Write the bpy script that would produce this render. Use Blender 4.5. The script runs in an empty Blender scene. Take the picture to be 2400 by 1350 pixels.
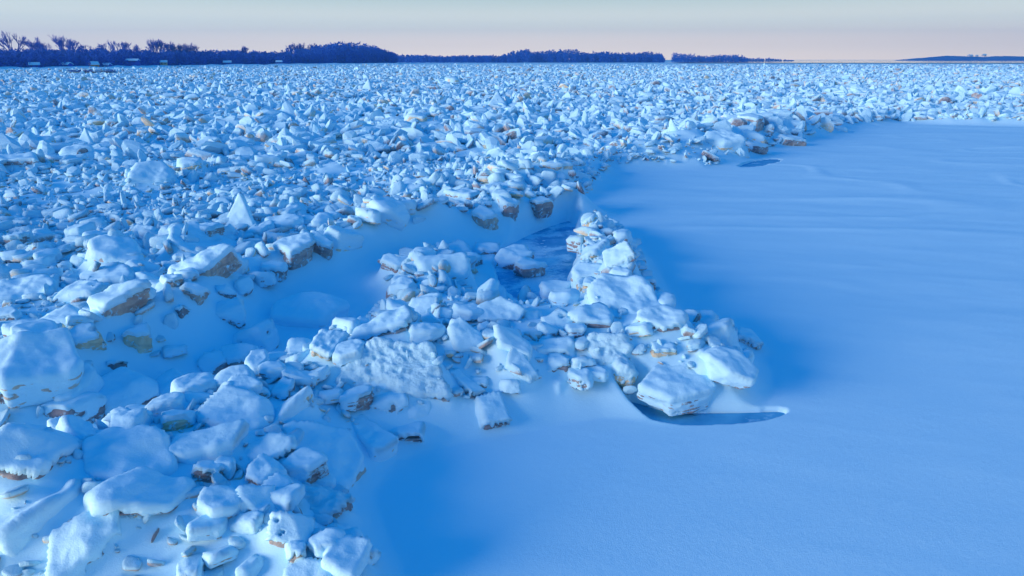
import bpy, bmesh, math, random
import numpy as np
from mathutils import Vector, Matrix, Euler

rng = np.random.default_rng(11)
random.seed(5)
C = bpy.context.scene.collection
R_ = math.radians

# ------------------------------------------------------------------ camera
CH, FPX, PITCH = 5.0, 1600.0, R_(18.5)
cam_d = bpy.data.cameras.new('camera')
cam_d.sensor_width = 36.0
cam_d.lens = 36.0 * FPX / 2400.0
cam_d.clip_start = 0.1
cam_d.clip_end = 20000
cam = bpy.data.objects.new('camera', cam_d)
C.objects.link(cam)
cam.location = (0, 0, CH)
cam.rotation_euler = (R_(90) - PITCH, 0, 0)
bpy.context.scene.camera = cam

# ------------------------------------------------------------------ world and sun
SUN_EL, SUN_AZ = R_(8.0), (-0.90, -0.43)      # the sun stands low to the left, a little behind
vs = bpy.context.scene.view_settings
vs.view_transform = 'Standard'
vs.look = 'None'
vs.exposure = 0.0
vs.gamma = 1.0
w = bpy.data.worlds.new('World')
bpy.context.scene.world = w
w.use_nodes = True
nt = w.node_tree
bg = nt.nodes['Background']
sky = nt.nodes.new('ShaderNodeTexSky')
sky.sky_type = 'NISHITA'
sky.sun_disc = False
sky.sun_elevation = SUN_EL
sky.sun_rotation = math.atan2(SUN_AZ[0], SUN_AZ[1])
sky.air_density = 1.0
sky.dust_density = 0.5
sky.ozone_density = 4.0
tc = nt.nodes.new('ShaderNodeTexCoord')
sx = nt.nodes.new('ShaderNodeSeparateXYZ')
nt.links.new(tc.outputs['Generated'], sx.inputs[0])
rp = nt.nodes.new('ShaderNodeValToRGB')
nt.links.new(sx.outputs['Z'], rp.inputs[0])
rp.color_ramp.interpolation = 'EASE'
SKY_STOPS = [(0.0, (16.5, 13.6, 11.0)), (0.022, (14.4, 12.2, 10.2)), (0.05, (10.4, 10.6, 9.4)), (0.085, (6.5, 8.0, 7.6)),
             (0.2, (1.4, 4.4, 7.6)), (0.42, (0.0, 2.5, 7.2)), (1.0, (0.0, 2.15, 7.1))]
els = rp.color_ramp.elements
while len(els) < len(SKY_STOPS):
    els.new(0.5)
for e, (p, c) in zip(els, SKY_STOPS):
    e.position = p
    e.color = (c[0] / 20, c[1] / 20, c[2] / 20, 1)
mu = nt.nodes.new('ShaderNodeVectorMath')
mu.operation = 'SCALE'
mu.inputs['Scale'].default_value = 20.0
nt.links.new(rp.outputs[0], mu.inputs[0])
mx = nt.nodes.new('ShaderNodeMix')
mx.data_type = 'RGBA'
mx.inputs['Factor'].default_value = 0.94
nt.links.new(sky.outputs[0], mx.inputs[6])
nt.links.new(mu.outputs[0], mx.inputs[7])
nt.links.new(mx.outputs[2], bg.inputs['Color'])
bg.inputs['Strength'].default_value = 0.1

sd = bpy.data.lights.new('sun', 'SUN')
sd.energy = 5.3
sd.color = (1.0, 0.82, 0.72)
sd.angle = R_(34)
so = bpy.data.objects.new('sun', sd)
C.objects.link(so)
ce = math.cos(SUN_EL)
ln = math.hypot(*SUN_AZ)
sdir = Vector((SUN_AZ[0] / ln * ce, SUN_AZ[1] / ln * ce, math.sin(SUN_EL)))
so.rotation_euler = sdir.to_track_quat('Z', 'Y').to_euler()
so.location = (-60, -20, 40)

# ------------------------------------------------------------------ small maths
FW = np.array([0, math.cos(PITCH), -math.sin(PITCH)])
UP = np.array([0, math.sin(PITCH), math.cos(PITCH)])


def P(px, py, z=0.0):
    d = FW + (px - 1200) / FPX * np.array([1.0, 0, 0]) - (py - 675) / FPX * UP
    t = (z - CH) / d[2]
    return np.array([d[0] * t, d[1] * t, z])


def depth(p):
    return float(np.dot(np.asarray(p) - np.array([0, 0, CH]), FW))


def proj(p):
    q = np.asarray(p) - np.array([0, 0, CH])
    dz = q @ FW
    return 1200 + FPX * q[..., 0] / dz, 675 - FPX * (q @ UP) / dz


def sstep(a, b, x):
    t = np.clip((x - a) / (b - a), 0, 1)
    return t * t * (3 - 2 * t)


def _h(ix, iy, iz, s):
    n = (ix * 374761393 + iy * 668265263 + iz * 2147483647 + s * 1274126177) & 0xFFFFFFFF
    n = ((n ^ (n >> 13)) * 1274126177) & 0xFFFFFFFF
    n = ((n ^ (n >> 15)) * 2246822519) & 0xFFFFFFFF
    return ((n ^ (n >> 16)) & 0xFFFF) / 32767.5 - 1.0


def noise(x, y, z=None, s=0):
    x = np.asarray(x, float)
    y = np.asarray(y, float)
    if z is None:
        z = np.zeros_like(x) + 0.37
    ix, iy, iz = np.floor(x).astype(np.int64), np.floor(y).astype(np.int64), np.floor(z).astype(np.int64)
    fx, fy, fz = x - ix, y - iy, z - iz
    fx, fy, fz = [f * f * (3 - 2 * f) for f in (fx, fy, fz)]
    r = 0
    for dx in (0, 1):
        for dy in (0, 1):
            for dz in (0, 1):
                wgt = (fx if dx else 1 - fx) * (fy if dy else 1 - fy) * (fz if dz else 1 - fz)
                r = r + wgt * _h(ix + dx, iy + dy, iz + dz, s)
    return r


def fbm(x, y, z=None, s=0, o=3):
    r, a = 0, 1.0
    for k in range(o):
        r = r + a * noise(x * 2 ** k, y * 2 ** k, None if z is None else z * 2 ** k, s + k * 17)
        a *= 0.5
    return r


def seg_dist(x, y, pts, closed=False):
    best = np.full(np.shape(x), 1e9)
    n = len(pts)
    for i in range(n if closed else n - 1):
        a, b = pts[i], pts[(i + 1) % n]
        dx, dy = b[0] - a[0], b[1] - a[1]
        t = np.clip(((x - a[0]) * dx + (y - a[1]) * dy) / (dx * dx + dy * dy + 1e-9), 0, 1)
        best = np.minimum(best, np.hypot(x - a[0] - t * dx, y - a[1] - t * dy))
    return best


def inside(x, y, pts):
    r = np.zeros(np.shape(x), bool)
    n = len(pts)
    for i in range(n):
        a, b = pts[i], pts[(i + 1) % n]
        c = ((a[1] > y) != (b[1] > y)) & (x < (b[0] - a[0]) * (y - a[1]) / (b[1] - a[1] + 1e-12) + a[0])
        r ^= c
    return r


def sdist(x, y, pts):
    d = seg_dist(x, y, pts, True)
    return np.where(inside(x, y, pts), d, -d)


def W(lst, z=0.0):
    return [tuple(P(a, b, z)[:2]) for a, b in lst]


# ------------------------------------------------------------------ materials
def mat(name):
    m = bpy.data.materials.new(name)
    m.use_nodes = True
    return m, m.node_tree, m.node_tree.nodes['Principled BSDF']


def N_(t, typ, **kw):
    n = t.nodes.new(typ)
    for k, v in kw.items():
        setattr(n, k, v)
    return n


def noise_node(t, scale, detail=4, rough=0.55, coord=None, dist=0.0):
    n = N_(t, 'ShaderNodeTexNoise')
    n.inputs['Scale'].default_value = scale
    n.inputs['Detail'].default_value = detail
    n.inputs['Roughness'].default_value = rough
    n.inputs['Distortion'].default_value = dist
    if coord is not None:
        t.links.new(coord, n.inputs['Vector'])
    return n


def ramp(t, src, stops):
    r = N_(t, 'ShaderNodeValToRGB')
    e = r.color_ramp.elements
    while len(e) < len(stops):
        e.new(0.5)
    for q, (p, c) in zip(e, stops):
        q.position = p
        q.color = (*c, 1) if len(c) == 3 else c
    t.links.new(src, r.inputs[0])
    return r


def mixc(t, fac, a, b):
    m = N_(t, 'ShaderNodeMix', data_type='RGBA')
    for i, v in ((0, fac), (6, a), (7, b)):
        if hasattr(v, 'is_linked'):
            t.links.new(v, m.inputs[i])
        elif isinstance(v, (int, float)):
            m.inputs[i].default_value = v
        else:
            m.inputs[i].default_value = (*v, 1)
    return m.outputs[2]


def bump(t, bsdf, src, strength, dist, prev=None):
    b = N_(t, 'ShaderNodeBump')
    b.inputs['Strength'].default_value = strength
    b.inputs['Distance'].default_value = dist
    t.links.new(src, b.inputs['Height'])
    if prev is not None:
        t.links.new(prev, b.inputs['Normal'])
    if bsdf is not None:
        t.links.new(b.outputs[0], bsdf.inputs['Normal'])
    return b.outputs[0]


SNOW = (0.45, 0.79, 0.95)  # blue of the sky light partly put into the snow colour
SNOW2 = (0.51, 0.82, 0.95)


def snow_mat(name, coarse=0.5):
    m, t, b = mat(name)
    g = N_(t, 'ShaderNodeNewGeometry').outputs['Position']
    n1 = noise_node(t, 1.3, 5, 0.6, g)
    n2 = noise_node(t, 9.0, 6, 0.7, g)
    n3 = noise_node(t, 70.0, 4, 0.7, g)
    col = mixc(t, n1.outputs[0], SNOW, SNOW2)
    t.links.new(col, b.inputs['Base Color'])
    b.inputs['Roughness'].default_value = 0.75
    b.inputs['Specular IOR Level'].default_value = 0.15
    p = bump(t, None, n2.outputs[0], coarse, 0.05)
    bump(t, b, n3.outputs[0], 0.5, 0.008, p)
    return m


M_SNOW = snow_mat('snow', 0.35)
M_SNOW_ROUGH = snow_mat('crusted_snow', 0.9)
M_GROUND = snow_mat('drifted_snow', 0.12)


def ice_mat(name, attr=False):
    m, t, b = mat(name)
    if attr:
        g = N_(t, 'ShaderNodeNewGeometry').outputs['Position']
        rnd = N_(t, 'ShaderNodeAttribute', attribute_name='tint').outputs['Fac']
        zsrc = None
    else:
        g = N_(t, 'ShaderNodeTexCoord').outputs['Object']
        rnd = N_(t, 'ShaderNodeAttribute', attribute_name='tint').outputs['Fac']
    n1 = noise_node(t, 2.2, 6, 0.65, g, 0.8)
    n2 = noise_node(t, 6.5, 7, 0.75, g, 1.2)
    n3 = noise_node(t, 26.0, 5, 0.7, g)
    base = ramp(t, n1.outputs[0], [(0.30, (0.28, 0.23, 0.24)), (0.45, (0.44, 0.38, 0.35)),
                                   (0.56, (0.58, 0.50, 0.42)), (0.70, (0.70, 0.66, 0.54))])
    dark = ramp(t, n1.outputs[0], [(0.32, (0.17, 0.15, 0.19)), (0.5, (0.31, 0.28, 0.30)), (0.68, (0.50, 0.47, 0.45))])
    pale = ramp(t, n1.outputs[0], [(0.3, (0.54, 0.43, 0.28)), (0.5, (0.72, 0.63, 0.45)), (0.7, (0.80, 0.76, 0.62))])
    f1 = ramp(t, rnd, [(0.40, (0, 0, 0)), (0.62, (1, 1, 1))])
    f2 = ramp(t, rnd, [(0.66, (0, 0, 0)), (0.85, (1, 1, 1))])
    c = mixc(t, f1.outputs[0], dark.outputs[0], base.outputs[0])
    c = mixc(t, f2.outputs[0], c, pale.outputs[0])
    fr = ramp(t, n2.outputs[0], [(0.54, (0, 0, 0)), (0.60, (1, 1, 1))])     # rime and snow stuck in streaks
    c = mixc(t, fr.outputs[0], c, SNOW2)
    if attr:
        bare = N_(t, 'ShaderNodeAttribute', attribute_name='bare').outputs['Fac']
        c = mixc(t, bare, SNOW, c)
    t.links.new(c, b.inputs['Base Color'])
    b.inputs['Roughness'].default_value = 0.62 if attr else 0.42
    b.inputs['Specular IOR Level'].default_value = 0.3
    p = bump(t, None, n2.outputs[0], 0.8, 0.05)
    bump(t, b, n3.outputs[0], 0.6, 0.015, p)
    return m


M_ICE = ice_mat('silty_ice')
M_RUB = ice_mat('snowed_ice', True)


def flat_mat(name, c1, c2, scale=4.0, rough=0.8, spec=0.2):
    m, t, b = mat(name)
    g = N_(t, 'ShaderNodeNewGeometry').outputs['Position']
    n = noise_node(t, scale, 4, 0.6, g)
    t.links.new(mixc(t, n.outputs[0], c1, c2), b.inputs['Base Color'])
    b.inputs['Roughness'].default_value = rough
    b.inputs['Specular IOR Level'].default_value = spec
    return m


M_WOOD = flat_mat('hazed_twigs', (0.006, 0.075, 0.44), (0.012, 0.11, 0.56), 0.4)  # blue of the distant haze put into the twig colour
M_BARK = flat_mat('hazed_bark', (0.02, 0.07, 0.45), (0.03, 0.09, 0.52), 0.6)  # same haze blue put into the bark colour
M_WALLC = flat_mat('cream_wall', (0.45, 0.36, 0.24), (0.5, 0.42, 0.28))
M_WALLO = flat_mat('sunlit_orange', (0.60, 0.30, 0.16), (0.66, 0.36, 0.20))  # orange of the low sun put into the wall colour; chimneys share it
M_WALLW = flat_mat('white_wall', (0.8, 0.72, 0.7), (0.85, 0.8, 0.76))
M_DARK = flat_mat('dark_glass', (0.03, 0.03, 0.05), (0.06, 0.06, 0.09), 1, 0.3)

# dark pond ice with frost fringes
m, t, b = mat('pond_ice')
g = N_(t, 'ShaderNodeNewGeometry').outputs['Position']
n1 = noise_node(t, 0.9, 5, 0.6, g, 0.3)
n2 = noise_node(t, 11.0, 6, 0.8, g)
n3 = noise_node(t, 3.0, 3, 0.5, g)
base = ramp(t, n3.outputs[0], [(0.35, (0.05, 0.33, 0.60)), (0.65, (0.10, 0.44, 0.70))])
mm = N_(t, 'ShaderNodeMath', operation='MULTIPLY_ADD')
t.links.new(n2.outputs[0], mm.inputs[0])
mm.inputs[1].default_value = 0.35
t.links.new(n1.outputs[0], mm.inputs[2])
fr = ramp(t, mm.outputs[0], [(0.61, (0, 0, 0)), (0.72, (0.8, 0.8, 0.8))])
t.links.new(mixc(t, fr.outputs[0], base.outputs[0], SNOW), b.inputs['Base Color'])
b.inputs['Roughness'].default_value = 0.6
b.inputs['Specular IOR Level'].default_value = 0.02
M_POND = m
M_WET = m.copy()
for nd in M_WET.node_tree.nodes:
    if nd.type == 'VALTORGB' and abs(nd.color_ramp.elements[0].position - 0.61) < 0.01:
        nd.color_ramp.elements[0].position = 0.78
        nd.color_ramp.elements[1].position = 0.86
m, t, b = mat('bright_mirror')
b.inputs['Base Color'].default_value = (0.96, 0.97, 0.98, 1)
b.inputs['Roughness'].default_value = 0.06
b.inputs['Specular IOR Level'].default_value = 1.0
b.inputs['Metallic'].default_value = 0.9
M_MIRROR = m


# ------------------------------------------------------------------ object helpers
def mesh_np(name, V, F, m, parent=None, smooth=True, attrs=None, flags=None):
    me = bpy.data.meshes.new(name)
    V = np.ascontiguousarray(V, np.float32)
    F = np.ascontiguousarray(F, np.int32)
    k = F.shape[1]
    me.vertices.add(len(V))
    me.vertices.foreach_set('co', V.ravel())
    me.loops.add(F.size)
    me.loops.foreach_set('vertex_index', F.ravel())
    me.polygons.add(len(F))
    me.polygons.foreach_set('loop_start', np.arange(0, F.size, k, dtype=np.int32))
    me.polygons.foreach_set('loop_total', np.full(len(F), k, np.int32))
    if smooth:
        me.polygons.foreach_set('use_smooth', np.ones(len(F), bool) if flags is None else flags)
    if attrs:
        for an, av in attrs.items():
            a = me.attributes.new(an, 'FLOAT', 'POINT')
            a.data.foreach_set('value', np.ascontiguousarray(av, np.float32))
    me.update(calc_edges=True)
    me.materials.append(m)
    o = bpy.data.objects.new(name, me)
    C.objects.link(o)
    if parent is not None:
        o.parent = parent
    return o


def tag(o, label=None, cat=None, group=None, kind=None):
    for k, v in (('label', label), ('category', cat), ('group', group), ('kind', kind)):
        if v:
            o[k] = v
    return o


def thing(name, label, cat, loc, rz=0, group=None):
    o = bpy.data.objects.new(name, None)
    o.empty_display_size = 0.2
    C.objects.link(o)
    o.location = loc
    o.rotation_euler = (0, 0, rz)
    return tag(o, label, cat, group)


# ------------------------------------------------------------------ the lie of the land
FIELD = [tuple(q) for q in
         W([(-500, 900)], 0.4) + W([(0, 850), (200, 790), (430, 700), (560, 600), (750, 560), (900, 525), (1050, 490),
            (1200, 465), (1350, 445)], 0.9) +
         W([(1440, 403), (1560, 396), (1650, 396), (1755, 380), (1800, 352), (1890, 334), (1990, 300), (2110, 287), (2230, 292),
            (2420, 295), (2700, 300)], 0.0)] + [(1500, 820), (900, 930), (-100, 1100), (-700, 900), (-700, 60)]
FRONT = W([(-500, 1500), (905, 1500), (890, 1330), (800, 1150), (890, 1060), (1040, 1015), (1230, 985), (1400, 950),
           (1500, 958), (1690, 948), (1755, 925), (1780, 875), (1740, 800), (1610, 790), (1560, 700), (1510, 610),
           (1440, 540), (1385, 500), (1352, 560), (1340, 640), (1345, 712), (1200, 735)]) + \
        W([(1120, 700), (1130, 640), (1040, 590), (880, 640), (890, 705)], 0.1) + \
        W([(720, 775), (560, 840), (450, 890), (300, 935), (60, 1020), (-500, 1090)], 0.72)
CR_A = W([(-500, 1290), (0, 1060), (170, 1000), (400, 950), (600, 860), (780, 800), (1000, 770), (1170, 790), (1310, 805),
          (1440, 830)], 0.9)
CR_B = W([(-400, 930), (0, 850), (200, 770), (430, 690), (560, 600), (750, 560), (900, 520), (1050, 485), (1200, 460),
          (1340, 440)], 1.0)
CR_C = W([(1385, 530), (1420, 590), (1470, 660), (1510, 720), (1580, 770), (1680, 800), (1710, 850)], 0.8)
CR_D = W([(1200, 400), (1500, 345), (1760, 290), (1950, 275), (2100, 262), (2400, 265)], 1.0)
POND1 = W([(1150, 600), (1215, 556), (1300, 522), (1345, 512), (1352, 560), (1350, 610), (1320, 660), (1345, 706), (1270, 718), (1185, 690)])
POND2 = W([(1460, 925), (1560, 960), (1700, 962), (1860, 956), (1800, 982), (1680, 993), (1560, 990), (1500, 970)])
POND3 = W([(1720, 392), (1770, 374), (1835, 370), (1822, 381), (1770, 392)])


def chaikin(p, n=2):
    for _ in range(n):
        q = []
        for i in range(len(p)):
            a, b = p[i], p[(i + 1) % len(p)]
            q += [(0.75 * a[0] + 0.25 * b[0], 0.75 * a[1] + 0.25 * b[1]), (0.25 * a[0] + 0.75 * b[0], 0.25 * a[1] + 0.75 * b[1])]
        p = q
    return p


POND1, POND2, POND3 = chaikin(POND1, 1), chaikin(POND2), chaikin(POND3)


def base_h(x, y):
    x = np.asarray(x, float)
    y = np.asarray(y, float)
    sf = sdist(x, y, FIELD)
    sp = sdist(x, y, FRONT)
    wob = fbm(x * 0.35, y * 0.35, s=3)
    field = sstep(-0.2, 1.6, sf) * (0.42 + 0.20 * wob + 0.10 * fbm(x * 0.09, y * 0.09, s=9) + 0.14 * noise(x * 0.9, y * 0.9, s=19))
    front = sstep(-0.2, 1.15, sp) * (0.58 + 0.16 * wob + 0.17 * noise(x * 1.1, y * 1.1, s=23))
    dA, dB, dC, dD = (seg_dist(x, y, c) for c in (CR_A, CR_B, CR_C, CR_D))
    crn = 0.85 + 0.25 * noise(x * 0.8, y * 0.8, s=21)
    A = 0.80 * crn * np.exp(-(dA / 1.25) ** 2)
    B = 1.22 * crn * np.exp(-(dB / 0.85) ** 2)
    Cc = 0.72 * crn * np.exp(-(dC / 0.62) ** 2) * np.where(y < 10.6, sstep(-0.25, 0.35, sp), 1.0)
    D = 1.35 * crn * np.exp(-(dD / 2.2) ** 2) * sstep(-1.0, 2.5, sf)
    k = 5.0
    st = np.stack([field, front, A * sstep(-0.3, 1.0, sp), B, Cc, D])
    h = np.log(np.exp(k * st).sum(0) - 5) / k
    # far off the field flattens out
    h = np.where(y > 150, h * 0.6, h)
    # wind drifts on the open snow
    open_ = 1 - np.maximum(sstep(-0.5, 1.0, sf), sstep(-0.5, 1.0, sp))
    dr = 0.04 * fbm(x * 0.22 + 0.08 * y, y * 0.55, s=31) + 0.012 * np.abs(fbm(x * 0.5, y * 1.7 + 0.5 * x, s=33))
    ridge = 1 - np.abs(noise(x * 0.16 + 0.3 * noise(x * .4, y * .4, s=5), y * 0.42, s=71))
    dr = dr + 0.035 * sstep(0.80, 1.0, ridge) * sstep(12, 22, y)
    return h + dr * (0.35 + 0.65 * open_) * (0.35 + 0.65 * sstep(6, 16, y))


def pond_mask(x, y):
    r = np.full(np.shape(x), -99.0)
    for p in (POND1, POND2, POND3):
        r = np.maximum(r, sdist(x, y, p))
    return r


# ------------------------------------------------------------------ ice blocks
def ico(n):
    bm = bmesh.new()
    bmesh.ops.create_icosphere(bm, subdivisions=n, radius=1)
    V = np.array([v.co[:] for v in bm.verts])
    F = np.array([[v.index for v in f.verts] for f in bm.faces])
    bm.free()
    return V / np.linalg.norm(V, axis=1)[:, None], F


ICO = {n: ico(n) for n in (1, 2, 3, 4, 5, 6)}


def rotm(tilt, az, yaw):
    ax = Vector((-math.sin(az), math.cos(az), 0))
    return np.array(Matrix.Rotation(tilt, 3, ax) @ Matrix.Rotation(yaw, 3, 'Z'))


def make_planes(r, L, Wd, T, sides, irr=0.25, up=None):
    n, o = [], []
    if up is not None:                         # a shard standing on edge, its point upward
        for a, k in ((up + math.pi, 0.45), (up + 1.13, 0.25), (up - 1.13, 0.27)):
            n.append((math.cos(a), math.sin(a), 0.05 * r.normal()))
            o.append(k * L)
        for s_ in (1, -1):
            n.append((0.04, 0.03, s_))
            o.append(T / 2)
        n = np.array([np.array(v) / np.linalg.norm(v) for v in n])
        return n, np.array(o)
    for s in (1, -1):
        a = r.normal(0, 0.07, 2)
        v = np.array([a[0], a[1], s])
        v /= np.linalg.norm(v)
        n.append(v)
        o.append(T / 2 * (1 + 0.1 * r.normal()))
    a0 = r.uniform(0, 6.28)
    for i in range(sides):
        a = a0 + (i + r.uniform(-irr, irr)) / sides * 6.2832
        lean = r.normal(0, 0.16)
        v = np.array([math.cos(a), math.sin(a), lean])
        v /= np.linalg.norm(v)
        rr = 1 / math.sqrt((math.cos(a) / (L / 2)) ** 2 + (math.sin(a) / (Wd / 2)) ** 2)
        k = 0.60 if sides == 3 else 0.92
        n.append(v)
        o.append(rr * k * r.uniform(0.85, 1.08))
    for i in range(4):                         # broken corners
        v = r.normal(0, 1, 3)
        v /= np.linalg.norm(v)
        sup = math.sqrt((v[0] * L / 2) ** 2 + (v[1] * Wd / 2) ** 2 + (v[2] * T / 2) ** 2)
        n.append(v)
        o.append(sup * r.uniform(0.74, 1.15))
    return np.array(n), np.array(o)


class Block:
    pass


def new_block(c, L, Wd, T, tilt, az, yaw, sides, bare, seed, snow=0.09, rough=False, up=None):
    b = Block()
    b.c = np.array(c, float)
    b.L, b.Wd, b.T = L, Wd, T
    b.Rm = rotm(tilt, az, yaw)
    b.seed = seed
    r = np.random.default_rng(seed)
    b.n, b.o = make_planes(r, L, Wd, T, sides, up=up)
    b.bare = bare
    b.snow = snow
    b.rough = rough
    b.r = r
    e = np.abs(b.Rm) @ np.array([L / 2, Wd / 2, T / 2])
    b.e = e
    return b


def radial(b, D, p, off=0.0):
    """points and normals of the rounded polytope along directions D"""
    S = np.array([b.L, b.Wd, b.T]) / 2
    d = D * S
    q = np.maximum(d @ b.n.T, 0) / (b.o + off)
    F = (q ** p).sum(1)
    r = F ** (-1 / p)
    X = d * r[:, None]
    q = np.maximum(X @ b.n.T, 0) / (b.o + off)
    G = (q ** (p - 1)) / (b.o + off) @ b.n
    G /= np.linalg.norm(G, axis=1)[:, None] + 1e-9
    return X, G


WIND = np.array([-0.45, 0.30, 0.0])


def stick(Nw, Xw, bare, seed, fine=1.0):
    nz = Nw[:, 2] + 0.35 * (Nw @ WIND)
    nn = 0.30 * fbm(Xw[:, 0] * 2.1, Xw[:, 1] * 2.1, Xw[:, 2] * 2.1, s=seed % 97) + \
        0.28 * fine * noise(Xw[:, 0] * 13, Xw[:, 1] * 13, Xw[:, 2] * 13, s=5) + 0.18 * fine * noise(Xw[:, 0] * 31, Xw[:, 1] * 31, Xw[:, 2] * 31, s=6)
    return sstep(-0.03, 0.13, nz + nn - bare)


def block_geo(b, lod):
    D, F = ICO[lod]
    X, G = radial(b, D, 36)
    sd_ = b.seed % 89
    size = (b.L + b.Wd) / 2
    disp = 0.035 * size * fbm(X[:, 0] * 3 / size, X[:, 1] * 3 / size, X[:, 2] * 5 / size, s=sd_) + \
        0.012 * fbm(X[:, 0] * 9, X[:, 1] * 9, X[:, 2] * 14, s=sd_ + 3)
    # layered edges: small ledges around the slab sides
    side = 1 - np.abs(G[:, 2])
    disp = disp + 0.012 * side * np.sign(np.sin(X[:, 2] / max(b.T, 0.1) * 16 + 2 * noise(X[:, 0] * 2, X[:, 1] * 2, s=sd_)))
    Xi = X + G * disp[:, None]
    ice = Xi @ b.Rm.T
    # the snow shell
    Xs, Gs = radial(b, D, 26, off=0.004)
    Xs = Xs + Gs * (0.03 * size * fbm(Xs[:, 0] * 3 / size, Xs[:, 1] * 3 / size, Xs[:, 2] * 5 / size, s=sd_))[:, None]
    Nw = Gs @ b.Rm.T
    Xw = Xs @ b.Rm.T
    s = stick(Nw, Xw + b.c, b.bare, b.seed)
    T = b.snow
    lump = 0.5 * T * fbm(Xw[:, 0] * 2.5 + b.c[0], Xw[:, 1] * 2.5 + b.c[1], Xw[:, 2] * 2.5, s=7)
    if b.rough:
        rg = np.abs(fbm(Xw[:, 0] * 7, Xw[:, 1] * 7, Xw[:, 2] * 7 + b.c[0], s=13, o=4))
        lump = lump - 0.05 * rg + 0.02
    d = -0.05 + s * (0.058 + T * (0.05 + 0.95 * np.clip(Nw[:, 2], 0, 1)) + lump * np.clip(Nw[:, 2] + 0.25, 0, 1))
    up = np.array([0, 0, 1.0])
    snow = Xw + Nw * d[:, None] + up * (0.35 * T * s * np.clip(Nw[:, 2], 0, 1))[:, None]
    keep = (s[F] > 0.001).any(1)
    Fs = F[keep]
    lab = np.arange(len(D))                    # keep the one largest sheet of snow
    for _ in range(400):
        m_ = lab[Fs].min(1)
        new = lab.copy()
        np.minimum.at(new, Fs.ravel(), np.repeat(m_, 3))
        new = new[new]
        if (new == lab).all():
            break
        lab = new
    if len(Fs):
        fl = lab[Fs[:, 0]]
        Fs = Fs[fl == np.bincount(fl).argmax()]
    used = np.unique(Fs)
    re = np.full(len(D), -1)
    re[used] = np.arange(len(used))
    return ice, F, snow[used], re[Fs]


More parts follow.
